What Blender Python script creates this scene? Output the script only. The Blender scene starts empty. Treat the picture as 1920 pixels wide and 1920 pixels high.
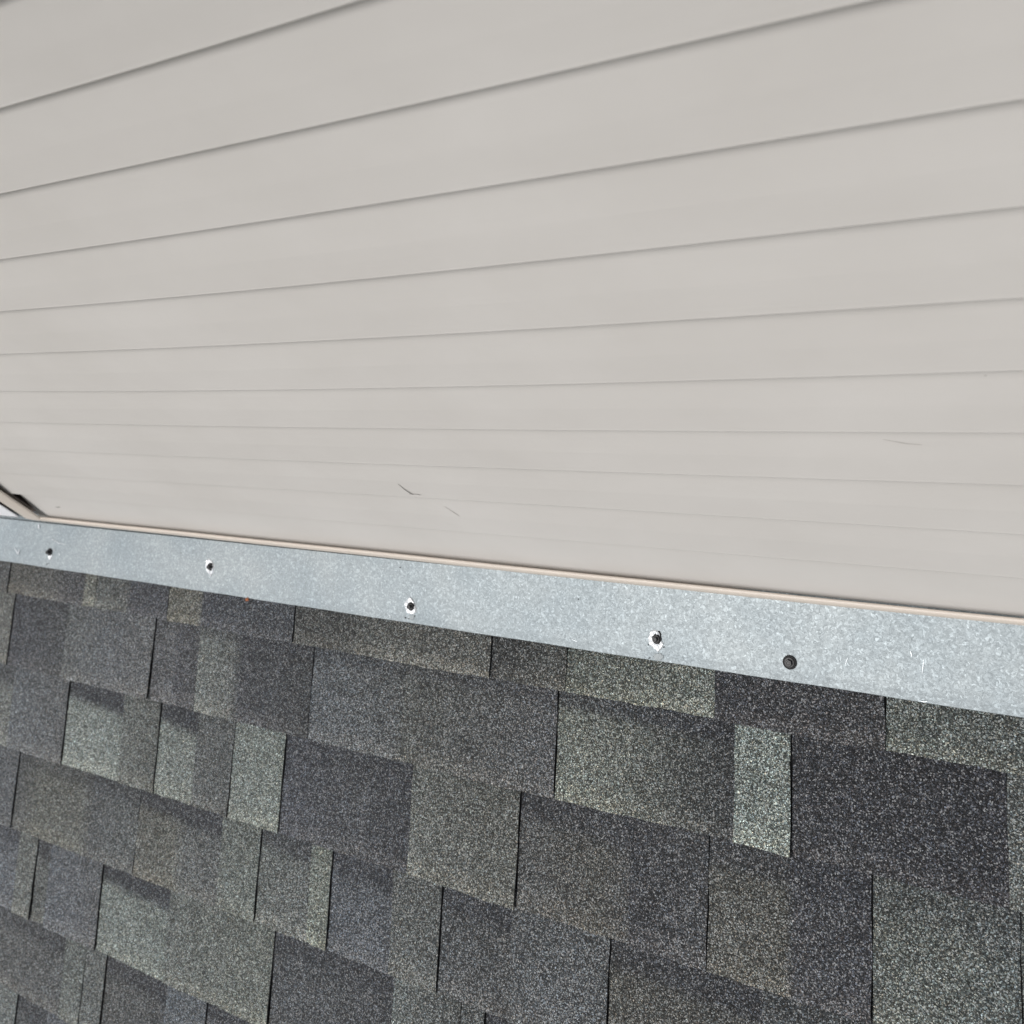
import bpy, bmesh, math, random
import numpy as np
from mathutils import Vector, Matrix

# ------------------------------------------------------------------ camera
F_PX, CY = 1760.2754, 654.963            # focal length and principal point, pixels of a 1920 picture
CAM = np.array([0.0, -0.48659, 1.05230])
ROT = (0.7621652, 0.4414409, 0.3420123)
PITCH = 0.5565057                        # roof pitch
cp, sp = math.cos(PITCH), math.sin(PITCH)

scene = bpy.context.scene
col = scene.collection
cam_data = bpy.data.cameras.new('camera')
cam = bpy.data.objects.new('camera', cam_data)
col.objects.link(cam)
cam.location = CAM
cam.rotation_euler = ROT
cam_data.sensor_width = 36.0
cam_data.lens = F_PX / 1920 * 36.0
cam_data.shift_y = -(960 - CY) / 1920
cam_data.clip_start = 0.02
cam_data.clip_end = 500
cam_data.dof.use_dof = True
cam_data.dof.focus_distance = 1.10
cam_data.dof.aperture_fstop = 6.5
scene.camera = cam

# ------------------------------------------------------------------ sky and sun (bright overcast)
SUN_EL, SUN_AZ = math.radians(51), math.radians(205)     # azimuth from +Y clockwise
world = bpy.data.worlds.new('World')
scene.world = world
world.use_nodes = True
wn, wl = world.node_tree.nodes, world.node_tree.links
wn.clear()
sky = wn.new('ShaderNodeTexSky'); sky.sky_type = 'NISHITA'; sky.sun_disc = False
sky.sun_elevation = SUN_EL; sky.sun_rotation = SUN_AZ
sky.air_density = 1.0; sky.dust_density = 3.0; sky.ozone_density = 1.0
hs = wn.new('ShaderNodeHueSaturation'); hs.inputs['Saturation'].default_value = 0.28
bg = wn.new('ShaderNodeBackground'); bg.inputs['Strength'].default_value = 0.14
wo = wn.new('ShaderNodeOutputWorld')
wl.new(sky.outputs[0], hs.inputs['Color']); wl.new(hs.outputs[0], bg.inputs[0]); wl.new(bg.outputs[0], wo.inputs[0])
sun_data = bpy.data.lights.new('sun', 'SUN')
sun_data.energy = 1.2; sun_data.angle = math.radians(40); sun_data.color = (1.0, 0.975, 0.94)
sun = bpy.data.objects.new('sun', sun_data); col.objects.link(sun)
sd = Vector((math.sin(SUN_AZ) * math.cos(SUN_EL), math.cos(SUN_AZ) * math.cos(SUN_EL), math.sin(SUN_EL)))
sun.rotation_euler = sd.to_track_quat('Z', 'Y').to_euler()
sun.location = sd * 20
vs = scene.view_settings
vs.view_transform = 'Standard'; vs.look = 'None'; vs.exposure = 0.15; vs.gamma = 1.0
vs.use_curve_mapping = False

# ------------------------------------------------------------------ pixel -> place helpers
RM = np.array(Matrix.Rotation(ROT[2], 3, 'Z') @ Matrix.Rotation(ROT[1], 3, 'Y') @ Matrix.Rotation(ROT[0], 3, 'X'))
ROOF_N = np.array([0, -sp, cp])
def ray(u, v):
    return RM @ np.array([(u - 960) / F_PX, -(v - CY) / F_PX, -1.0])
def on_wall(u, v, y=0.0):
    r = ray(u, v); t = (y - CAM[1]) / r[1]
    X = CAM + r * t
    return X[0], X[2]
def on_roof(u, v, h=0.0):
    r = ray(u, v); t = (h - ROOF_N @ CAM) / (ROOF_N @ r)
    X = CAM + r * t
    return X[0], -(X[1] * cp + X[2] * sp)
def rp(x, s, h):
    """a point on the roof: x along the wall, s down the slope, h above the roof plane"""
    return (x, -s * cp - h * sp, -s * sp + h * cp)

rng = random.Random(7)

# ------------------------------------------------------------------ object helpers
def mesh_obj(name, verts, faces, mats, parent=None, smooth=False, fmat=None, attr=None):
    me = bpy.data.meshes.new(name)
    me.from_pydata([tuple(v) for v in verts], [], faces)
    for m in (mats if isinstance(mats, (list, tuple)) else [mats]):
        me.materials.append(m)
    if fmat is not None:
        me.polygons.foreach_set('material_index', fmat)
    if attr is not None:
        a = me.color_attributes.new('tint', 'FLOAT_COLOR', 'POINT')
        a.data.foreach_set('color', np.array(attr, dtype=np.float32).ravel())
    if smooth:
        me.polygons.foreach_set('use_smooth', [True] * len(me.polygons))
    me.update()
    bm = bmesh.new(); bm.from_mesh(me); bmesh.ops.recalc_face_normals(bm, faces=bm.faces); bm.to_mesh(me); bm.free()
    o = bpy.data.objects.new(name, me)
    col.objects.link(o)
    if parent: o.parent = parent
    return o
def thing(name, label, cat, group=None):
    o = bpy.data.objects.new(name, None)
    o.empty_display_size = 0.05
    col.objects.link(o)
    o['label'] = label; o['category'] = cat
    if group: o['group'] = group
    return o
def sweep(profile_fn, xs, closed=True):
    """extrude a profile (list of (y,z)) along x; profile_fn(x)->points"""
    verts, faces = [], []
    n = None
    for x in xs:
        pr = profile_fn(x); n = len(pr)
        verts += [(x, y, z) for y, z in pr]
    for i in range(len(xs) - 1):
        for j in range(n if closed else n - 1):
            a = i * n + j; b = i * n + (j + 1) % n
            faces.append((a, b, b + n, a + n))
    if closed:
        faces.append(tuple(range(n))); faces.append(tuple((len(xs) - 1) * n + j for j in range(n)))
    return verts, faces

# ------------------------------------------------------------------ materials
def s2l(c):
    c = c / 255
    return c / 12.92 if c <= 0.04045 else ((c + 0.055) / 1.055) ** 2.4
def new_mat(name):
    m = bpy.data.materials.new(name); m.use_nodes = True
    nt = m.node_tree; nt.nodes.clear()
    out = nt.nodes.new('ShaderNodeOutputMaterial'); b = nt.nodes.new('ShaderNodeBsdfPrincipled')
    nt.links.new(b.outputs[0], out.inputs[0])
    return m, nt, b
def nd(nt, t, **k):
    n = nt.nodes.new(t)
    for a, v in k.items():
        if a.startswith('i_'):
            n.inputs[a[2:].replace('_', ' ')].default_value = v
        else:
            setattr(n, a, v)
    return n
def ramp(nt, stops, interp='LINEAR'):
    r = nt.nodes.new('ShaderNodeValToRGB'); cr = r.color_ramp; cr.interpolation = interp
    while len(cr.elements) < len(stops): cr.elements.new(0.5)
    for e, (p, c) in zip(cr.elements, stops):
        e.position = p; e.color = (c, c, c, 1) if not isinstance(c, tuple) else c + (1,)
    return r
def mix(nt, kind, fac, a, b):
    m = nt.nodes.new('ShaderNodeMix'); m.data_type = 'RGBA'; m.blend_type = kind
    L = nt.links
    for sock, v in ((m.inputs[0], fac), (m.inputs[6], a), (m.inputs[7], b)):
        if hasattr(v, 'is_output'): L.new(v, sock)
        else: sock.default_value = v
    return m.outputs[2]

def make_siding_mat():
    m, nt, b = new_mat('cream_vinyl'); L = nt.links
    geo = nd(nt, 'ShaderNodeNewGeometry')
    mp = nd(nt, 'ShaderNodeMapping'); mp.inputs['Scale'].default_value = (4.0, 40, 150)
    L.new(geo.outputs['Position'], mp.inputs[0])
    grain = nd(nt, 'ShaderNodeTexNoise', i_Scale=1.0, i_Detail=4.0, i_Roughness=0.62, i_Distortion=0.9)
    L.new(mp.outputs[0], grain.inputs['Vector'])
    wav = nd(nt, 'ShaderNodeTexNoise', i_Scale=5.0, i_Detail=1.0)
    L.new(geo.outputs['Position'], wav.inputs['Vector'])
    # faint dirt and chalking, long blotches
    mp2 = nd(nt, 'ShaderNodeMapping'); mp2.inputs['Scale'].default_value = (2.4, 3, 3.6)
    L.new(geo.outputs['Position'], mp2.inputs[0])
    dirt = nd(nt, 'ShaderNodeTexNoise', i_Scale=1.6, i_Detail=5.0, i_Roughness=0.6)
    L.new(mp2.outputs[0], dirt.inputs['Vector'])
    r = ramp(nt, [(0.30, (0.568, 0.546, 0.518)), (0.70, (0.612, 0.591, 0.565))])
    L.new(dirt.outputs['Fac'], r.inputs[0])
    L.new(r.outputs[0], b.inputs['Base Color'])
    b.inputs['Roughness'].default_value = 0.42
    b.inputs['Specular IOR Level'].default_value = 0.35
    b1 = nd(nt, 'ShaderNodeBump', i_Strength=0.30, i_Distance=0.005); L.new(wav.outputs['Fac'], b1.inputs['Height'])
    b2 = nd(nt, 'ShaderNodeBump', i_Strength=0.22, i_Distance=0.0006); L.new(grain.outputs['Fac'], b2.inputs['Height'])
    L.new(b1.outputs[0], b2.inputs['Normal']); L.new(b2.outputs[0], b.inputs['Normal'])
    return m
def make_plain(name, c, rough=0.5, metal=0.0, noise=0.0, scale=60):
    m, nt, b = new_mat(name); L = nt.links
    geo = nd(nt, 'ShaderNodeNewGeometry')
    n = nd(nt, 'ShaderNodeTexNoise', i_Scale=scale, i_Detail=3.0); L.new(geo.outputs['Position'], n.inputs['Vector'])
    r = ramp(nt, [(0.25, tuple(max(0, x * (1 - noise)) for x in c)), (0.75, tuple(min(1, x * (1 + noise)) for x in c))])
    L.new(n.outputs['Fac'], r.inputs[0]); L.new(r.outputs[0], b.inputs['Base Color'])
    b.inputs['Roughness'].default_value = rough; b.inputs['Metallic'].default_value = metal
    return m
def make_galv(name, shift):
    m, nt, b = new_mat(name); L = nt.links
    geo = nd(nt, 'ShaderNodeNewGeometry')
    ofs = nd(nt, 'ShaderNodeVectorMath', operation='ADD'); ofs.inputs[1].default_value = (shift, shift * 2, 0)
    L.new(geo.outputs['Position'], ofs.inputs[0])
    warp = nd(nt, 'ShaderNodeTexNoise', i_Scale=160.0, i_Detail=2.0); L.new(ofs.outputs[0], warp.inputs['Vector'])
    wv = nd(nt, 'ShaderNodeVectorMath', operation='SCALE'); wv.inputs['Scale'].default_value = 0.010
    L.new(warp.outputs['Color'], wv.inputs[0])
    ad = nd(nt, 'ShaderNodeVectorMath', operation='ADD'); L.new(ofs.outputs[0], ad.inputs[0]); L.new(wv.outputs[0], ad.inputs[1])
    vor = nd(nt, 'ShaderNodeTexVoronoi', i_Scale=430.0); L.new(ad.outputs[0], vor.inputs['Vector'])
    sep = nd(nt, 'ShaderNodeSeparateColor'); L.new(vor.outputs['Color'], sep.inputs[0])
    fine = nd(nt, 'ShaderNodeTexNoise', i_Scale=520.0, i_Detail=2.0); L.new(ad.outputs[0], fine.inputs['Vector'])
    big = nd(nt, 'ShaderNodeTexNoise', i_Scale=9.0, i_Detail=3.0); L.new(ofs.outputs[0], big.inputs['Vector'])
    spang = ramp(nt, [(0.0, 0.315), (0.6, 0.36), (0.85, 0.42), (1.0, 0.52)]); L.new(sep.outputs[0], spang.inputs[0])
    fr = ramp(nt, [(0.32, 0.86), (0.68, 1.14)]); L.new(fine.outputs['Fac'], fr.inputs[0])
    br = ramp(nt, [(0.3, (0.90, 0.925, 0.95)), (0.7, (1.11, 1.09, 1.08))]); L.new(big.outputs['Fac'], br.inputs[0])
    c = mix(nt, 'MULTIPLY', 1.0, spang.outputs[0], fr.outputs[0])
    c = mix(nt, 'MULTIPLY', 1.0, c, br.outputs[0])
    c = mix(nt, 'MULTIPLY', 1.0, c, (0.765, 0.86, 0.895, 1))
    L.new(c, b.inputs['Base Color'])
    b.inputs['Metallic'].default_value = 0.35
    rr = ramp(nt, [(0.0, 0.46), (1.0, 0.60)]); L.new(sep.outputs[1], rr.inputs[0]); L.new(rr.outputs[0], b.inputs['Roughness'])
    bp = nd(nt, 'ShaderNodeBump', i_Strength=0.12, i_Distance=0.0008); L.new(fine.outputs['Fac'], bp.inputs['Height'])
    bp2 = nd(nt, 'ShaderNodeBump', i_Strength=0.12, i_Distance=0.004); L.new(big.outputs['Fac'], bp2.inputs['Height'])
    L.new(bp2.outputs[0], bp.inputs['Normal']); L.new(bp.outputs[0], b.inputs['Normal'])
    return m
def make_granule_mat():
    m, nt, b = new_mat('shingle_granules'); L = nt.links
    geo = nd(nt, 'ShaderNodeNewGeometry')
    att = nd(nt, 'ShaderNodeAttribute', attribute_name='tint')
    v1 = nd(nt, 'ShaderNodeTexVoronoi', i_Scale=820.0); L.new(geo.outputs['Position'], v1.inputs['Vector'])
    v2 = nd(nt, 'ShaderNodeTexVoronoi', i_Scale=720.0); L.new(geo.outputs['Position'], v2.inputs['Vector'])
    s1 = nd(nt, 'ShaderNodeSeparateColor'); L.new(v1.outputs['Color'], s1.inputs[0])
    s2 = nd(nt, 'ShaderNodeSeparateColor'); L.new(v2.outputs['Color'], s2.inputs[0])
    g1 = ramp(nt, [(0.0, 0.20), (0.45, 0.52), (0.70, 1.15), (0.88, 2.3), (1.0, 4.2)]); L.new(s1.outputs[0], g1.inputs[0])
    g2 = ramp(nt, [(0.0, 0.72), (0.7, 0.95), (0.93, 1.4), (1.0, 2.4)]); L.new(s2.outputs[0], g2.inputs[0])
    hue = ramp(nt, [(0.0, (1.10, 1.0, 0.86)), (0.35, (1.0, 1.0, 1.0)), (0.6, (0.92, 1.02, 1.02)), (0.85, (0.90, 1.0, 1.14)), (1.0, (1.2, 1.0, 0.85))])
    L.new(s1.outputs[1], hue.inputs[0])
    bl = nd(nt, 'ShaderNodeTexNoise', i_Scale=38.0, i_Detail=4.0, i_Roughness=0.65); L.new(geo.outputs['Position'], bl.inputs['Vector'])
    blr = ramp(nt, [(0.25, 0.78), (0.75, 1.22)]); L.new(bl.outputs['Fac'], blr.inputs[0])
    c = mix(nt, 'MULTIPLY', 1.0, att.outputs['Color'], g1.outputs[0])
    c = mix(nt, 'MULTIPLY', 1.0, c, g2.outputs[0])
    c = mix(nt, 'MULTIPLY', 1.0, c, hue.outputs[0])
    c = mix(nt, 'MULTIPLY', 1.0, c, blr.outputs[0])
    wm = ramp(nt, [(0.925, 0.0), (0.945, 0.7), (1.0, 1.0)]); L.new(s2.outputs[2], wm.inputs[0])
    pale = mix(nt, 'ADD', 1.0, att.outputs['Color'], (0.21, 0.215, 0.215, 1))
    c = mix(nt, 'MIX', wm.outputs[0], c, pale)
    L.new(c, b.inputs['Base Color'])
    b.inputs['Roughness'].default_value = 0.85
    b.inputs['Specular IOR Level'].default_value = 0.25
    bp = nd(nt, 'ShaderNodeBump', i_Strength=0.55, i_Distance=0.0012); bp.invert = True
    L.new(v1.outputs['Distance'], bp.inputs['Height'])
    lo = nd(nt, 'ShaderNodeTexNoise', i_Scale=14.0, i_Detail=2.0); L.new(geo.outputs['Position'], lo.inputs['Vector'])
    bp2 = nd(nt, 'ShaderNodeBump', i_Strength=0.25, i_Distance=0.01); L.new(lo.outputs['Fac'], bp2.inputs['Height'])
    L.new(bp2.outputs[0], bp.inputs['Normal']); L.new(bp.outputs[0], b.inputs['Normal'])
    return m

M_SIDING = make_siding_mat()
M_CHANNEL = make_plain('cream_channel_vinyl', (0.59, 0.525, 0.46), 0.4, 0, 0.02, 30)
M_BACKING = make_plain('dark_brown_sheathing', (0.05, 0.034, 0.026), 0.8, 0, 0.2, 50)
M_TRIM = make_plain('white_trim_paint', (0.80, 0.80, 0.82), 0.45, 0, 0.02, 30)
M_GALV = make_galv('galvanised_steel', 0.0)
M_GALV_B = make_galv('galvanised_steel_other_sheet', 3.7)
M_BARE = make_plain('bare_bright_metal', (0.72, 0.74, 0.76), 0.34, 0.5, 0.18, 450)
M_SCRATCH = make_plain('scratched_zinc', (0.60, 0.64, 0.67), 0.35, 0.4, 0.1, 300)
M_SEAL = make_plain('smeared_grey_sealant', (0.30, 0.33, 0.34), 0.6, 0.1, 0.15, 200)
M_BLACK = make_plain('black_screw_coating', (0.009, 0.009, 0.011), 0.42, 0, 0.3, 300)
M_RUBBER = make_plain('black_rubber', (0.008, 0.008, 0.009), 0.75, 0, 0.3, 300)
M_SCUFF = make_plain('grey_scuff', (0.30, 0.29, 0.27), 0.8, 0, 0.2, 300)
M_SCUFF_PALE = make_plain('pale_scuff', (0.43, 0.41, 0.385), 0.8, 0, 0.1, 300)
M_GRAN = make_granule_mat()
M_CUT = make_plain('cut_asphalt_edge', (0.012, 0.012, 0.013), 0.9, 0, 0.3, 300)
M_DECK = make_plain('black_roof_underlay', (0.012, 0.012, 0.013), 0.9, 0, 0.3, 100)
M_LEAF = make_plain('rust_orange_leaf', (0.28, 0.09, 0.03), 0.7, 0, 0.3, 300)

# ------------------------------------------------------------------ ground far below the roof
M_GROUND = make_plain('dry_ground', (0.16, 0.15, 0.12), 0.95, 0, 0.3, 0.8)
ground = mesh_obj('ground', [(-300, -300, -3.2), (300, -300, -3.2), (300, 300, -3.2), (-300, 300, -3.2)], [(0, 1, 2, 3)], M_GROUND)
ground['kind'] = 'structure'

# ------------------------------------------------------------------ siding wall
EXPO = 0.08293; Z9 = 0.08702; ZT = 0.0070
SLINES = [
 [(0, 205), (320, 112), (640, 14)],
 [(0, 365), (640, 229), (1280, 83), (1640, 4)],
 [(0, 488), (640, 395), (1280, 292), (1920, 189)],
 [(0, 585), (640, 530), (1280, 461), (1920, 390)],
 [(0, 665), (640, 638), (1280, 603), (1920, 560)],
 [(0, 734), (640, 730), (1280, 717), (1920, 696)],
 [(0, 792), (640, 803), (1280, 811), (1920, 813)],
 [(0, 842), (640, 867), (1280, 894), (1920, 910)],
 [(0, 887), (640, 925), (1280, 964), (1920, 1004)],
 [(30, 927), (640, 978), (1280, 1034), (1920, 1085)]]
def quad_fit(pts, deg=2):
    xs = np.array([p[0] for p in pts]); zs = np.array([p[1] for p in pts])
    c = np.polyfit(xs, zs, deg); lo, hi = xs.min(), xs.max()
    return lambda x: float(np.polyval(c, min(max(x, lo), hi)))
edge_fns = []           # bottom edge height of each board, lowest exposed lap first
for k in range(9, -1, -1):
    edge_fns.append(quad_fit([on_wall(u, v) for u, v in SLINES[k]], 2))
top_fn = edge_fns[-1]
for k in range(1, 7):
    edge_fns.append(lambda x, k=k: Z9 + EXPO * (9 + k) + 0.6 * (top_fn(x) - Z9 - EXPO * 9))

wall = thing('siding_wall', 'cream horizontal lap vinyl siding wall rising above the metal flashing', 'wall')
X_L, X_R = -1.823, 0.95
LAP = 0.0076            # how far each board edge stands proud of the board below
def board_profile(zb, zt):
    top = zt + 0.012
    pr = [(LAP + 0.0015, top), (LAP * 0.38, zb + (top - zb) * 0.38), (0.0003, zb + 0.0030), (0.0001, zb + 0.0018), (0.0003, zb + 0.0008),
          (0.0012, zb + 0.0001), (0.0030, zb), (LAP + 0.002, zb + 0.0004), (LAP + 0.0032, zb + 0.0030), (LAP + 0.0035, top)]
    return pr
xs_all = list(np.linspace(X_L, X_R, 40))
for i, fn in enumerate(edge_fns):
    up = edge_fns[i + 1] if i + 1 < len(edge_fns) else (lambda x, fn=fn: fn(x) + EXPO)
    v, f = sweep(lambda x: board_profile(fn(x), up(x)), xs_all)
    mesh_obj('siding_board', v, f, M_SIDING, wall, smooth=False)
# lowest board, cut off by the channel and mitred at its left end
lo_fn = edge_fns[0]
xs_low = [-1.8355] + [x for x in np.linspace(-1.79, X_R, 36)]
def low_prof(x):
    zb = -0.0075; top = lo_fn(x) + 0.010
    if x < -1.80: top = 0.014
    yb = 0.0012
    return [(LAP + 0.0005, top), (yb, zb), (yb + 0.002, zb), (LAP + 0.0030, top)]
v, f = sweep(low_prof, xs_low)
mesh_obj('siding_board', v, f, M_SIDING, wall)
# dark sheathing behind everything
bx0, bx1, by0, by1, bz0, bz1 = -2.35, 1.0, 0.0145, 0.034, -0.05, 1.45
def box(x0, x1, y0, y1, z0, z1):
    v = [(x, y, z) for x in (x0, x1) for y in (y0, y1) for z in (z0, z1)]
    f = [(0, 1, 3, 2), (4, 6, 7, 5), (0, 4, 5, 1), (2, 3, 7, 6), (0, 2, 6, 4), (1, 5, 7, 3)]
    return v, f
mesh_obj('wall_backing', *box(bx0, bx1, by0, by1, bz0, bz1), M_BACKING, wall)

# horizontal J channel along the foot of the wall
JT = quad_fit([on_wall(u, v) for u, v in [(60, 962), (640, 1021), (1280, 1087), (1920, 1148)]], 1)
def chan_prof(x):
    d = JT(x) - ZT + 0.0006 * math.sin(x * 5.1) + 0.0004 * math.sin(x * 13 + 1)
    y = 0.0004 * math.sin(x * 3.3 + 0.5)
    P = [(-0.0044, 0.0030), (-0.0050, 0.0052), (-0.0063, 0.0062), (-0.0080, 0.0060), (-0.0092, 0.0050), (-0.0099, 0.0032),
         (-0.0101, 0.0008), (-0.0101, -0.0030), (-0.0092, -0.0048), (-0.0060, -0.0105), (0.0115, -0.0105), (0.0125, -0.0100), (0.0125, 0.03), (0.0115, 0.03),
         (0.0112, -0.0092), (-0.0054, -0.0092), (-0.0086, -0.0030), (-0.0082, 0.0030), (-0.0078, 0.0042), (-0.0066, 0.0046), (-0.0056, 0.0040), (-0.0052, 0.0028)]
    return [(a + y, b + d) for a, b in P]
v, f = sweep(chan_prof, list(np.linspace(-1.806, X_R, 50)))
chan = mesh_obj('j_channel', v, f, M_CHANNEL, wall, smooth=True)
chan['label'] = 'cream vinyl channel running along the foot of the siding'
# vertical J channel at the left end
def vsweep(profile, z0, z1, cut=0.0, n=6):
    """extrude an (x,y) profile upwards"""
    verts, faces = [], []; m = len(profile)
    for i in range(n):
        z = z0 + (z1 - z0) * (i / (n - 1)) ** 2
        for x, y in profile:
            verts.append((x, y, z + (cut * (x - profile[0][0]) if i == 0 else 0)))
    for i in range(n - 1):
        for j in range(m):
            a, b = i * m + j, i * m + (j + 1) % m
            faces.append((a, b, b + m, a + m))
    faces.append(tuple(range(m))); faces.append(tuple((n - 1) * m + j for j in range(m)))
    return verts, faces
pv = [(-1.8600, 0.0125), (-1.8600, -0.0060), (-1.8580, -0.0092), (-1.8540, -0.0104), (-1.8300, -0.0112), (-1.8090, -0.0104), (-1.8040, -0.0094),
      (-1.8022, -0.0070), (-1.8030, -0.0056), (-1.8052, -0.0072), (-1.8100, -0.0084), (-1.8300, -0.0092), (-1.8530, -0.0084), (-1.8560, -0.0060), (-1.8560, 0.0125)]
v, f = vsweep(pv, 0.0115, 1.40, -0.10)
vch = mesh_obj('j_channel', v, f, M_CHANNEL, wall)
vch['label'] = 'upright cream channel at the left end of the siding'

# scuffs on the siding: thin slivers lying on the boards
def sliver(name, pts, widths, mat, parent, place, lift=0.0004):
    """thin strip along pixel points; place(u,v)-> 3D point, slightly proud"""
    n = len(pts); V = []
    for i, (u, v) in enumerate(pts):
        a = np.array(pts[max(i - 1, 0)], float); b = np.array(pts[min(i + 1, n - 1)], float)
        d = (b - a) / (np.linalg.norm(b - a) + 1e-9); nrm = np.array([-d[1], d[0]]) * widths[i] / 2
        V.append(place(u + nrm[0], v + nrm[1], lift)); V.append(place(u - nrm[0], v - nrm[1], lift))
    V2 = [place(*(uv), 0.00005) for i, (u, v) in enumerate(pts) for uv in ((u, v),)]
    faces = [(2 * i, 2 * i + 1, 2 * i + 3, 2 * i + 2) for i in range(n - 1)]
    k = len(V)
    for i in range(n - 1):
        faces.append((2 * i, 2 * i + 2, k + i + 1, k + i)); faces.append((2 * i + 1, k + i, k + i + 1, 2 * i + 3))
    return mesh_obj(name, V + V2, faces, mat, parent)
def wall_face_y(x, z):
    fns = edge_fns
    zb, zt = -0.0075, lo_fn(x) + 0.010
    if z < lo_fn(x): return 0.0012 + (LAP + 0.0005 - 0.0012) * (z - zb) / (zt - zb)
    for i in range(len(fns) - 1):
        a, b = fns[i](x), fns[i + 1](x)
        if a <= z < b:
            t = (z - a) / (b + 0.012 - a)
            return LAP * 0.38 * t / 0.38 if t < 0.38 else LAP * 0.38 + (LAP + 0.0015 - LAP * 0.38) * (t - 0.38) / 0.62
    return 0.0
def place_wall(u, v, lift):
    x, z = on_wall(u, v, 0.004)
    y = wall_face_y(x, z)
    x, z = on_wall(u, v, y - lift)
    return (x, y - lift, z)
sliver('scuff_mark', [(746, 908), (757, 917), (770, 926)], [0.6, 0.9, 1.6], M_SCUFF, wall, place_wall)
sliver('scuff_mark', [(768, 926), (774, 927.5), (781, 928.5), (788, 928.5)], [1.6, 1.8, 3.2, 0.6], M_SCUFF, wall, place_wall)
sliver('scuff_mark', [(1656, 824), (1678, 828), (1700, 832), (1728, 834)], [0.8, 1.6, 1.8, 0.8], M_SCUFF_PALE, wall, place_wall)
sliver('scuff_mark', [(832, 949), (846, 958), (860, 967)], [0.3, 0.6, 0.3], M_SCUFF_PALE, wall, place_wall)
sliver('scuff_mark', [(104, 951), (109, 951), (113, 951)], [1.0, 2.2, 1.0], M_SCUFF, wall, place_wall)
sliver('scuff_mark', [(1845, 705), (1848, 704), (1851, 704)], [1.5, 3.0, 1.5], M_SCUFF_PALE, wall, place_wall)

# added overhead slab, out of view, put in to shade the upper wall
v, f = box(-2.35, 1.0, -0.35, 0.010, 1.45, 1.47)
mesh_obj('added_shade_slab', v, f, M_TRIM, wall)

# white trim board at the far left
tb = [(-1.9060, -0.0035), (-1.9045, -0.0028), (-1.9045, -0.0016), (-1.975, -0.0014), (-1.975, 0.0140), (-2.30, 0.0140), (-2.30, -0.0035)]
v, f = vsweep(tb, -0.0015, 1.40)
trim = mesh_obj('trim_board', v, f, M_TRIM)
trim['label'] = 'white upright trim board at the left end of the siding'; trim['category'] = 'trim board'

# ------------------------------------------------------------------ shingle roof
roof = thing('shingle_roof', 'dark grey laminated asphalt shingle roof sloping down from the flashing', 'roof')
CL = [
 [(20, 1112), (177, 1140), (312, 1162), (550, 1206), (585, 1214), (920, 1271), (1062, 1299), (1380, 1357), (1485, 1379), (1661, 1409), (1890, 1450)],
 [(15, 1245), (125, 1279), (280, 1312), (365, 1334), (440, 1352), (532, 1376), (580, 1387), (770, 1430), (972, 1484), (1042, 1496), (1180, 1535), (1330, 1572), (1484, 1606), (1642, 1643)],
 [(30, 1409), (118, 1431), (258, 1481), (290, 1486), (427, 1536), (484, 1554), (527, 1562), (622, 1595), (735, 1630), (825, 1661), (970, 1705), (1140, 1765), (1327, 1820)],
 [(25, 1554), (70, 1575), (188, 1620), (252, 1640), (320, 1671), (510, 1746), (609, 1780), (733, 1832), (820, 1864)],
 [(57, 1725), (115, 1759), (160, 1772), (195, 1790), (305, 1842), (380, 1877), (460, 1914)],
 [(25, 1861), (80, 1892)]]
EXPS = 0.1461; S1 = 0.15865
row_fn = []
for k, L in enumerate(CL[:5]):
    pts = [on_roof(u, v, -0.003) for u, v in L]
    row_fn.append(quad_fit(pts, 2 if k < 4 else 1))
pts5 = [on_roof(u, v, -0.003) for u, v in CL[5]]
s5 = sum(p[1] for p in pts5) / 2
row_fn.append(lambda x: s5)
for k in range(6, 9):
    row_fn.append(lambda x, k=k: s5 + EXPS * (k - 5))

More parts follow.
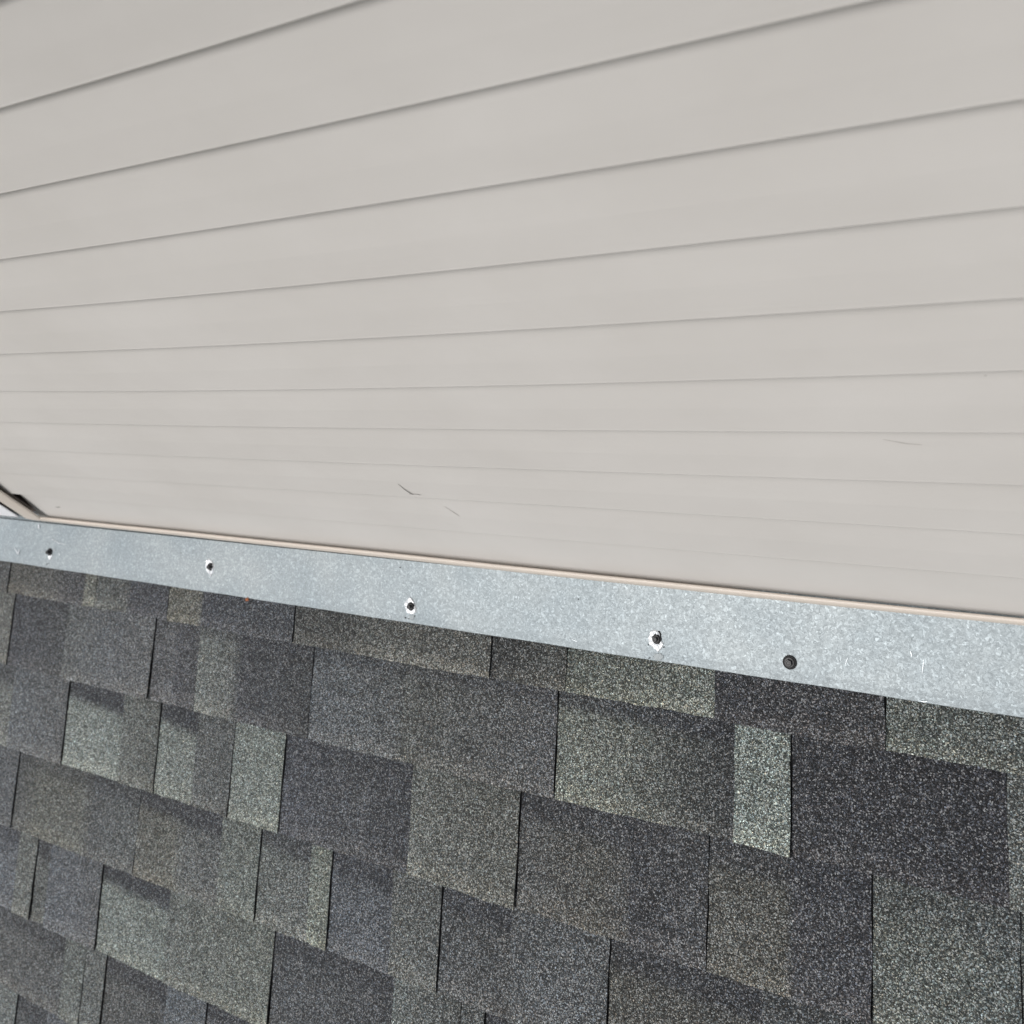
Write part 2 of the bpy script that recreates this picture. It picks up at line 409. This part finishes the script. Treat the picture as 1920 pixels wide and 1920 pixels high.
TINT_GAIN = 0.83
def T(u0, u1, raised, stops, band=0.0, bandh=0.26, lip=0.0, line=1):
    """a tab between pixel columns u0..u1; stops = colours along it; band = printed dark band at its head"""
    return dict(u0=u0, u1=u1, r=raised, stops=stops, band=band, bandh=bandh, lip=lip, line=line)
ROWS = [
 [T(-60, 18, 1, [(-60, (76, 77, 80)), (18, (74, 74, 76))]),
  T(18, 180, 1, [(18, (83, 80, 76)), (100, (78, 77, 77)), (120, (72, 71, 76)), (156, (70, 70, 76)), (160, (98, 98, 91)), (180, (98, 98, 91))], lip=.25),
  T(180, 316, 1, [(180, (84, 86, 85)), (236, (80, 81, 82)), (246, (66, 67, 76)), (316, (66, 67, 76))], lip=.2),
  T(316, 552, 1, [(316, (92, 90, 82)), (374, (90, 88, 82)), (381, (66, 68, 78)), (552, (64, 66, 74))], lip=.2),
  T(552, 920, 1, [(552, (68, 68, 68)), (655, (66, 66, 66)), (675, (82, 82, 80)), (920, (82, 81, 78))], lip=.35),
  T(920, 1062, 0, [(920, (58, 59, 61)), (1062, (74, 74, 72))], lip=.2),
  T(1062, 1340, 0, [(1062, (86, 90, 84)), (1200, (94, 98, 91)), (1338, (106, 111, 104))], lip=.1, line=0),
  T(1340, 1661, 1, [(1340, (56, 56, 63)), (1661, (62, 61, 66))], lip=.3),
  T(1661, 2080, 0, [(1661, (88, 94, 90)), (1920, (80, 84, 82))], lip=.1)],
 [T(-60, 20, 1, [(-60, (96, 95, 92))]),
  T(20, 121, 0, [(20, (66, 67, 76)), (121, (70, 71, 76))], line=0),
  T(121, 284, 1, [(121, (86, 88, 91)), (200, (88, 90, 97)), (284, (88, 88, 92))]),
  T(284, 369, 0, [(284, (76, 76, 82)), (322, (88, 88, 94)), (330, (72, 72, 80)), (369, (74, 74, 80))]),
  T(369, 583, 1, [(369, (110, 114, 112)), (432, (92, 94, 94)), (452, (67, 68, 76)), (583, (64, 65, 70))], band=0.51, bandh=.12),
  T(583, 1043, 1, [(583, (80, 84, 92)), (740, (82, 84, 88)), (760, (79, 80, 79)), (1043, (82, 82, 87))], band=0.41, bandh=.12),
  T(1043, 1376, 0, [(1043, (116, 121, 112)), (1160, (100, 103, 97)), (1280, (74, 76, 76)), (1376, (60, 61, 65))], band=0.80, bandh=.18, line=0),
  T(1376, 1484, 1, [(1376, (134, 144, 138)), (1484, (130, 140, 134))], lip=.1),
  T(1484, 1890, 0, [(1484, (59, 59, 66)), (1890, (54, 54, 62))], band=0.36, bandh=.15, line=0),
  T(1890, 2160, 1, [(1890, (86, 90, 90))])],
 [T(-60, 20, 0, [(-60, (104, 106, 104))], band=0.72, line=0),
  T(20, 122, 1, [(20, (90, 94, 102)), (122, (86, 86, 90))]),
  T(122, 226, 0, [(122, (134, 142, 138)), (226, (126, 134, 130))], band=0.95, bandh=.25, line=0),
  T(226, 294, 1, [(226, (96, 99, 97)), (294, (84, 86, 84))]),
  T(294, 364, 0, [(294, (122, 130, 126)), (364, (118, 124, 120))], band=0.94, bandh=.25, line=0),
  T(364, 434, 1, [(364, (84, 86, 88)), (434, (80, 82, 84))]),
  T(434, 529, 1, [(434, (122, 130, 126)), (529, (126, 134, 128))]),
  T(529, 768, 0, [(529, (69, 71, 82)), (660, (70, 71, 78)), (768, (62, 63, 71))], band=0.29, line=0),
  T(768, 971, 1, [(768, (100, 102, 99)), (850, (90, 91, 88)), (971, (88, 88, 84))]),
  T(971, 1180, 0, [(971, (78, 78, 80)), (1120, (80, 78, 75)), (1180, (72, 71, 74))], band=0.72, bandh=.3, line=0),
  T(1180, 1328, 1, [(1180, (62, 62, 69)), (1328, (70, 70, 75))], lip=.25),
  T(1328, 1636, 1, [(1328, (82, 81, 78)), (1470, (84, 82, 78)), (1490, (67, 67, 74)), (1636, (64, 64, 72))], band=0.72, bandh=.26),
  T(1636, 1917, 0, [(1636, (94, 98, 94)), (1800, (90, 95, 92)), (1917, (88, 94, 94))], band=0.36, bandh=.3),
  T(1917, 2200, 0, [(1917, (90, 94, 92))])],
 [T(-60, 28, 1, [(-60, (86, 88, 96)), (28, (82, 84, 90))]),
  T(28, 255, 0, [(28, (76, 77, 80)), (70, (88, 88, 83)), (150, (90, 90, 86)), (172, (80, 82, 86)), (255, (85, 87, 89))], band=0.43, bandh=.2),
  T(255, 410, 0, [(255, (90, 89, 85)), (320, (94, 93, 87)), (345, (88, 90, 92)), (410, (86, 88, 90))], band=0.87, bandh=.25, line=0),
  T(410, 483, 1, [(410, (98, 103, 100)), (483, (102, 108, 104))]),
  T(483, 578, 0, [(483, (92, 96, 95)), (578, (92, 95, 95))], band=0.72, bandh=.22, line=0),
  T(578, 617, 1, [(578, (120, 126, 117)), (617, (116, 121, 112))]),
  T(617, 732, 0, [(617, (80, 84, 94)), (732, (78, 81, 90))], band=0.72, line=0),
  T(732, 824, 1, [(732, (90, 92, 92)), (824, (84, 86, 86))]),
  T(824, 955, 0, [(824, (76, 78, 83)), (955, (75, 75, 78))], band=0.72, line=0),
  T(955, 1140, 1, [(955, (80, 82, 87)), (1060, (84, 86, 91)), (1140, (78, 80, 84))]),
  T(1140, 1430, 0, [(1140, (81, 79, 75)), (1430, (74, 74, 74))], band=0.80, bandh=.3, line=0),
  T(1430, 1636, 1, [(1430, (74, 76, 80))]),
  T(1636, 2000, 0, [(1636, (96, 100, 98))])],
 [T(-60, 29, 0, [(-60, (94, 99, 112)), (29, (88, 91, 100))], band=0.58, line=0),
  T(29, 63, 1, [(29, (98, 100, 98)), (63, (98, 100, 98))]),
  T(63, 88, 0, [(63, (86, 88, 88))], band=0.72, line=0),
  T(88, 185, 1, [(88, (86, 90, 100)), (150, (86, 88, 96)), (185, (86, 87, 92))]),
  T(185, 312, 0, [(185, (122, 130, 126)), (312, (116, 124, 120))], band=0.94, bandh=.25, line=0),
  T(312, 508, 1, [(312, (96, 100, 98)), (508, (102, 106, 100))]),
  T(508, 732, 0, [(508, (74, 76, 82)), (732, (70, 71, 77))], band=0.51, line=0),
  T(732, 858, 1, [(732, (108, 114, 113)), (790, (88, 91, 92)), (858, (82, 84, 84))]),
  T(858, 904, 1, [(858, (84, 86, 87))]),
  T(904, 1130, 0, [(904, (66, 67, 73))], band=0.43, line=0),
  T(1130, 1400, 1, [(1130, (82, 83, 86))])],
 [T(-60, 115, 0, [(-60, (86, 86, 88)), (115, (80, 81, 84))], band=0.51, line=0),
  T(115, 154, 1, [(115, (94, 98, 96))]),
  T(154, 192, 1, [(154, (90, 93, 93))]),
  T(192, 305, 0, [(192, (79, 79, 80)), (305, (74, 75, 79))], band=0.65, line=0),
  T(305, 380, 1, [(305, (92, 98, 108)), (380, (90, 94, 102))]),
  T(380, 560, 0, [(380, (74, 76, 82))], band=0.58, line=0),
  T(560, 700, 1, [(560, (88, 90, 90))])],
 [T(-60, 24, 1, [(-60, (108, 113, 113))]),
  T(24, 80, 0, [(24, (74, 76, 80))], band=0.58, line=0),
  T(80, 170, 1, [(80, (94, 98, 108))]),
  T(170, 330, 0, [(170, (80, 82, 84))], band=0.58, line=0)],
]
MARGIN = [(80, 82, 88), (66, 67, 74), (96, 100, 98), (86, 85, 81), (122, 130, 126), (74, 75, 80), (88, 92, 100)]
THK = 0.0026; TILT = 0.0056
def lin(c):
    m = max(c); k = (96 + (m - 96) * 0.55) / m if m > 96 else 1.0
    a = np.array([s2l(x * k) for x in c]); g = a.mean()
    return (a * 0.55 + g * 0.45) * np.array([0.975, 1.0, 0.985]) * TINT_GAIN

def add_tab(k, x0, x1, r, cols, band, bandh, lip, gap):
    """cols: list of (x, linear rgb) along the tab"""
    hb = -0.003 if r else -0.0055
    up = row_fn[k - 1] if k > 0 else (lambda x: 0.045)
    x1 = x1 - (0.0013 if gap else 0.0)
    # columns: ends, colour stops, and a few between
    n = max(3, int((x1 - x0) / 0.022))
    xs = sorted(set([round(x0 + (x1 - x0) * i / n, 5) for i in range(n + 1)] + [round(c[0], 5) for c in cols if x0 + 0.002 < c[0] < x1 - 0.002]))
    xs = [xs[0]] + [x for i, x in enumerate(xs[1:], 1) if x - xs[i - 1] > 0.0005]
    b0 = bandh * 0.72
    ts = [-0.16, 0.0, b0 * 0.5, b0, b0 + 0.05, b0 + 0.12, 0.55, 0.80, 0.935, 0.970, 1.0]
    cx = [c[0] for c in cols]
    ph = rng.uniform(0, 9); ph2 = rng.uniform(0, 9); lift = rng.uniform(-0.0004, 0.0006)
    sk0, sk1 = rng.uniform(-0.0016, 0.0016), rng.uniform(-0.0016, 0.0016)
    V, A = [], []; nx, ns = len(xs), len(ts)
    bslope = rng.uniform(0.75, 1.3)
    for j, t in enumerate(ts):
        for i, x in enumerate(xs):
            fx = i / (nx - 1)
            su, sl = up(x), row_fn[k](x)
            s = su + (sl - su) * t
            if t > 0.9: s += 0.0007 * math.sin(x * 260 + ph) + 0.0006 * math.sin(x * 97 + ph2) + rng.uniform(-.0004, .0004)
            xx = x
            if i in (0, nx - 1): xx += 0.0005 * math.sin(t * 9 + ph) + rng.uniform(-.0005, .0005) + (sk0 if i == 0 else sk1) * (t - .5)
            h = hb - TILT * (1 - t) + lift * t + 0.0007 * math.sin(x * 21 + ph) * t * (0.4 + t * 0.6)
            h += (0.0017 * (fx - 0.65) if gap else -0.0006 * fx) * min(1, max(0, t + 0.1))
            V.append(rp(xx, s, h))
            c = np.array([np.interp(x, cx, [q[1][m] for q in cols]) for m in range(3)])
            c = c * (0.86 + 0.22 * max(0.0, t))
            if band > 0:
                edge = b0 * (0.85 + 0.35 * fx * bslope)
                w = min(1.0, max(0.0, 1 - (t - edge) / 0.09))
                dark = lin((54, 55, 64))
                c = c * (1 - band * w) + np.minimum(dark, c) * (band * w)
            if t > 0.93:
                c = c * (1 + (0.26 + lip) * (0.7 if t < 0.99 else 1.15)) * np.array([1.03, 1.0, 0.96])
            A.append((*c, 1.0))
    top_n = nx * ns
    # underside rim, so that the tab has thickness
    def low(p): return (p[0], p[1] + THK * sp, p[2] - THK * cp)
    F, FM = [], []
    for j in range(ns - 1):
        for i in range(nx - 1):
            a = j * nx + i
            F.append((a, a + 1, a + 1 + nx, a + nx)); FM.append(0)
    rim = [j * nx for j in range(ns)] + [(ns - 1) * nx + i for i in range(1, nx)] + [j * nx + nx - 1 for j in range(ns - 2, -1, -1)]
    base = len(V)
    for q in rim:
        V.append(low(V[q])); A.append(A[q])
    for m in range(len(rim) - 1):
        a, b = rim[m], rim[m + 1]
        F.append((a, b, base + m + 1, base + m))
        bottom = a >= (ns - 1) * nx and b >= (ns - 1) * nx
        FM.append(0 if bottom else 1)
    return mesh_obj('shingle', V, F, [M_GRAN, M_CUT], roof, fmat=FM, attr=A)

def mid_v(k, u):
    """picture row half way down course k at column u, found on the roof"""
    lo, hi = 900.0, 2600.0
    for _ in range(40):
        m = (lo + hi) / 2
        x, s = on_roof(u, m, -0.005)
        upper = row_fn[k - 1](x) if k > 0 else 0.105
        if s < (upper + row_fn[k](x)) / 2: lo = m
        else: hi = m
    return (lo + hi) / 2
def u_to_x(k, u): return on_roof(u, mid_v(k, u), -0.005)[0]

X_ROOF_L, X_ROOF_R = -2.75, 0.85
for k in range(9):
    tabs = []
    if k < len(ROWS):
        for d in ROWS[k]:
            x0, x1 = u_to_x(k, d['u0']), u_to_x(k, d['u1'])
            cols = [(u_to_x(k, u), lin(c)) for u, c in d['stops']]
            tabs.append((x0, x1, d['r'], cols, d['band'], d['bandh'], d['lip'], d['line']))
    if not tabs:
        x = -1.3; tabs = [(x, x + .12, 1, [(x, lin(MARGIN[k % 7]))], 0, .26, 0, 1)]
    # carry the courses on past both sides of the picture
    x = tabs[-1][1]; r = 1 - tabs[-1][2]
    while x < X_ROOF_R:
        w = rng.uniform(.07, .26); c = lin(rng.choice(MARGIN))
        tabs.append((x, min(x + w, X_ROOF_R), r, [(x, c), (x + w, c * rng.uniform(.85, 1.1))], 0 if r else .5, .26, 0, r)); x += w; r = 1 - r
    x = tabs[0][0]; r = 1 - tabs[0][2]
    while x > X_ROOF_L:
        w = rng.uniform(.07, .26); c = lin(rng.choice(MARGIN))
        tabs.insert(0, (max(x - w, X_ROOF_L), x, r, [(x - w, c), (x, c * rng.uniform(.85, 1.1))], 0 if r else .5, .26, 0, r)); x -= w; r = 1 - r
    for t in tabs:
        if t[1] - t[0] > 0.004: add_tab(k, *t)
# underlay and deck below the shingles
V = [rp(x, s, h) for x in (X_ROOF_L, X_ROOF_R) for s in (-0.012, s5 + EXPS * 3 + 0.002) for h in (-0.030, -0.0128)]
mesh_obj('roof_deck', V, [(0, 1, 3, 2), (4, 6, 7, 5), (0, 4, 5, 1), (2, 3, 7, 6), (0, 2, 6, 4), (1, 5, 7, 3)], M_DECK, roof)

# ------------------------------------------------------------------ galvanised apron flashing
flash = thing('apron_flashing', 'galvanised steel flashing strip with black screws between siding and shingles', 'flashing')
FB = quad_fit([on_roof(u, v, -0.0005) for u, v in [(0, 1051), (480, 1125), (900, 1187), (1440, 1272), (1920, 1347)]], 2)
def flash_verts(x0, x1, dh, nseg):
    V, F = [], []
    prof_n = None
    for i in range(nseg + 1):
        x = x0 + (x1 - x0) * i / nseg
        e = FB(x) + 0.0003 * math.sin(x * 31)
        w = 0.0007 * math.sin(x * 4.0 + 1) + 0.0004 * math.sin(x * 11)
        top = [(e - 0.0002, -0.0014), (e, -0.0006), (e - 0.0006, 0.0002), (e - 0.0100, 0.0010), (e - 0.0116, 0.0013), (e - 0.0135, 0.0012),
               (e - 0.045, 0.0010 + w), (0.030, 0.0008 + w), (0.0175, 0.0008), (0.0104, 0.0006), (0.0100, -0.0095), (0.003, -0.0108), (-0.003, -0.0108)]
        prof = [rp(x, s, h + dh) for s, h in top]
        y0, z0 = prof[-1][1], prof[-1][2]
        prof.append((x, 0.0128, z0 + 0.0005)); prof.append((x, 0.0136, z0 + 0.002))
        # inner faces
        back = [rp(x, s, h + dh - 0.0007) for s, h in top[::-1][:-1]]
        prof = prof + [(x, 0.0142, z0 + 0.002), (x, 0.0136, z0 - 0.0005)] + back
        prof_n = len(prof); V += prof
    for i in range(nseg):
        for j in range(prof_n):
            a = i * prof_n + j; b = i * prof_n + (j + 1) % prof_n
            F.append((a, b, b + prof_n, a + prof_n))
    F.append(tuple(range(prof_n))); F.append(tuple(nseg * prof_n + j for j in range(prof_n)))
    return V, F
x_lap = on_roof(79, 1010, 0.001)[0]
V, F = flash_verts(x_lap, 0.9, 0.0, 60)
mesh_obj('flashing_sheet', V, F, M_GALV, flash, smooth=True)
V, F = flash_verts(-2.4, x_lap + 0.09, -0.0009, 16)
sh = mesh_obj('flashing_sheet', V, F, M_GALV_B, flash, smooth=True)
for o in flash.children:
    bm = bmesh.new(); bm.from_mesh(o.data)
    for e in bm.edges:
        if len(e.link_faces) == 2 and e.calc_face_angle(0) > 0.7: e.smooth = False
    bm.to_mesh(o.data); bm.free()

def place_flash(u, v, lift):
    x, s = on_roof(u, v, 0.0012)
    return rp(x, s, 0.0016 + lift)

def lathe(prof, nseg, hexa=False):
    V, F = [], []
    for r, z in prof:
        for i in range(nseg):
            a = 2 * math.pi * i / nseg
            V.append((r * math.cos(a), r * math.sin(a), z))
    for j in range(len(prof) - 1):
        for i in range(nseg):
            a, b = j * nseg + i, j * nseg + (i + 1) % nseg
            F.append((a, b, b + nseg, a + nseg))
    F.append(tuple(range(nseg))); F.append(tuple((len(prof) - 1) * nseg + i for i in range(nseg)))
    return V, F
NORMAL = Vector(ROOF_N)
def screw(u, v, tilt, rad, height, label):
    x, s = on_roof(u, v, 0.0025)
    p = Vector(rp(x, s, 0.0017))
    q = (NORMAL + Vector(tilt)).normalized().to_track_quat('Z', 'Y')
    mw = Matrix.Translation(p) @ q.to_matrix().to_4x4() @ Matrix.Rotation(rng.uniform(0, 1), 4, 'Z')
    def xf(V): return [mw @ Vector(a) for a in V]
    V, F = lathe([(rad * .92, -0.0012), (rad, -0.0002), (rad, 0.0010), (rad * .9, 0.0016), (rad * .6, 0.0018)], 24)
    w = mesh_obj('screw', xf(V), F, M_RUBBER, flash)
    w['label'] = label
    fl = rad * 0.74
    V, F = lathe([(fl, 0.0017), (fl, 0.0024), (fl * .92, 0.0029), (fl * .62, 0.0031)], 24)
    mesh_obj('screw_flange', xf(V), F, M_BLACK, w)
    hr = rad * 0.52
    V, F = lathe([(hr, 0.0029), (hr, 0.0029 + height), (hr * .88, 0.0029 + height + .0005), (hr * .55, 0.0029 + height + .0005), (hr * .45, 0.0029 + height)], 6)
    mesh_obj('screw_head', xf(V), F, M_BLACK, w)
screw(93, 1035, (0.10, -0.05, 0), 0.0072, 0.0048, 'black hex screw nearest the left end of the flashing')
screw(394.5, 1062.5, (0.12, -0.05, 0), 0.0070, 0.0045, 'black hex screw with a bright scar below it')
screw(770.5, 1137, (0.05, 0.0, 0), 0.0064, 0.0046, 'black hex screw in a pointed bright scar')
screw(1231, 1198, (0.0, 0.02, 0), 0.0064, 0.0048, 'black hex screw in a large torn bright scar')
screw(1480.5, 1242, (0, 0, 0), 0.0082, 0.0042, 'clean black hex screw with a round washer and no scar')

def flake(name, poly, mat, lift, bulge, hb=0.0016):
    """a small torn patch of bare metal, slightly puckered"""
    c = np.mean(np.array(poly), axis=0)
    n = len(poly); V = []; F = []
    dense = []
    for i in range(n):
        a, b = np.array(poly[i], float), np.array(poly[(i + 1) % n], float)
        for t in (0, .34, .67):
            q = a + (b - a) * t + (0 if t == 0 else 1) * np.array([rng.uniform(-.7, .7), rng.uniform(-.7, .7)])
            dense.append(q)
    m = len(dense)
    for q in dense: V.append(place_flash(q[0], q[1], -0.0003))
    for q in dense:
        w = c + (q - c) * 0.9; V.append(place_flash(w[0], w[1], lift + rng.uniform(0, bulge)))
    for q in dense:
        w = c + (q - c) * 0.5; V.append(place_flash(w[0], w[1], lift + rng.uniform(0, bulge)))
    V.append(place_flash(c[0], c[1], lift * .5))
    for i in range(m):
        j = (i + 1) % m
        F += [(i, j, m + j, m + i), (m + i, m + j, 2 * m + j, 2 * m + i), (2 * m + i, 2 * m + j, 3 * m)]
    return mesh_obj(name, V, F, mat, flash)
flake('bare_metal_scar', [(90, 1040), (98, 1040), (97, 1046), (94, 1050), (91, 1046)], M_BARE, .0002, .0010)
flake('bare_metal_scar', [(387, 1050), (391, 1047), (397, 1051), (402, 1062), (400, 1075), (396, 1082), (392, 1076), (387, 1071), (385, 1063)], M_BARE, .0002, .0014)
flake('bare_metal_scar', [(769, 1119), (775, 1126), (781, 1140), (781, 1147), (776, 1152), (766, 1151), (761, 1143), (758, 1131), (764, 1123)], M_BARE, .0002, .0014)
flake('bare_metal_scar', [(1220, 1183), (1228, 1181), (1237, 1184), (1240, 1200), (1245, 1208), (1240, 1218), (1234, 1223), (1228, 1217), (1218, 1209), (1215, 1196)], M_BARE, .0002, .0016)
flake('torn_hole', [(1231, 1182.5), (1237, 1183), (1240, 1190), (1239, 1197), (1232, 1192)], M_RUBBER, .0009, .0002)
flake('sealant_smear', [(768, 1153), (777, 1153), (776, 1161), (770, 1163), (766, 1159)], M_SEAL, .0001, .0001)
flake('sealant_smear', [(1228, 1226), (1240, 1225), (1245, 1232), (1238, 1239), (1228, 1237), (1224, 1231)], M_SEAL, .0001, .0001)
for u, v, r in [(760, 1158.5, 1.6), (767, 1160, 1.3), (778, 1155, 1.5), (1245, 1213.5, 1.8), (1217.5, 1234, 1.7), (1216, 1209, 1.4), (1084.5, 1123.5, 1.5), (750.5, 1064, 1.2), (88, 1058, 1.1), (92, 1056, 1.0)]:
    flake('dirt_speck', [(u - r, v), (u, v - r * .8), (u + r, v - .2), (u + .2, v + r * .8)], M_RUBBER, .0002, .0002)
for pts, w in [([(1732, 1236), (1731, 1248), (1729, 1263)], [.8, 1.8, .8]), ([(1707, 1221), (1709, 1226), (1709, 1231)], [1.5, 2.2, 1.2]), ([(73, 982), (73, 987), (73, 991)], [1.6, 3.2, 1.6]),
               ([(27, 1027), (31, 1033), (35, 1039)], [1.2, 1.6, 3.2]), ([(36, 1030), (35.5, 1035), (34.5, 1039)], [1.2, 2.0, 2.6]), ([(97, 1010), (110, 1018), (124, 1021)], [.8, 1.3, .8]),
               ([(101, 1029), (102, 1033)], [1.5, 1.5]), ([(111, 1037), (113, 1041)], [1.2, 1.2]), ([(1590, 1233), (1587, 1240), (1585, 1247)], [.8, 1.5, .8]),
               ([(1726, 1314), (1733, 1316), (1739, 1315)], [1.2, 2.4, 1.2]), ([(730, 1152), (732, 1158)], [1.2, 1.2]), ([(1073, 1199), (1083, 1203)], [1.2, 1.2])]:
    sliver('scratch', pts, [q * 0.65 for q in w], M_SCRATCH if pts[0][0] > 200 else M_BARE, flash, place_flash, 0.0003)

# a scrap of dry leaf caught at the flashing edge
lv = []
for a in range(9):
    r = (4.6 if a % 2 else 2.6) * rng.uniform(.8, 1.1); th = a * 2 * math.pi / 9
    x, s = on_roof(463.5 + r * math.cos(th), 1124 + 1.1 * r * math.sin(th), 0.0015); lv.append(rp(x, s, 0.0012 + rng.uniform(0, .002)))
x, s = on_roof(463.5, 1124, .0015); lv.append(rp(x, s, 0.0032)); lv.append(rp(x, s, -0.0035))
lf = [(i, (i + 1) % 9, 9) for i in range(9)] + [((i + 1) % 9, i, 10) for i in range(9)]
leaf = mesh_obj('leaf_scrap', lv, lf, M_LEAF)
leaf['label'] = 'tiny rust orange scrap of dry leaf at the flashing edge'; leaf['category'] = 'leaf'
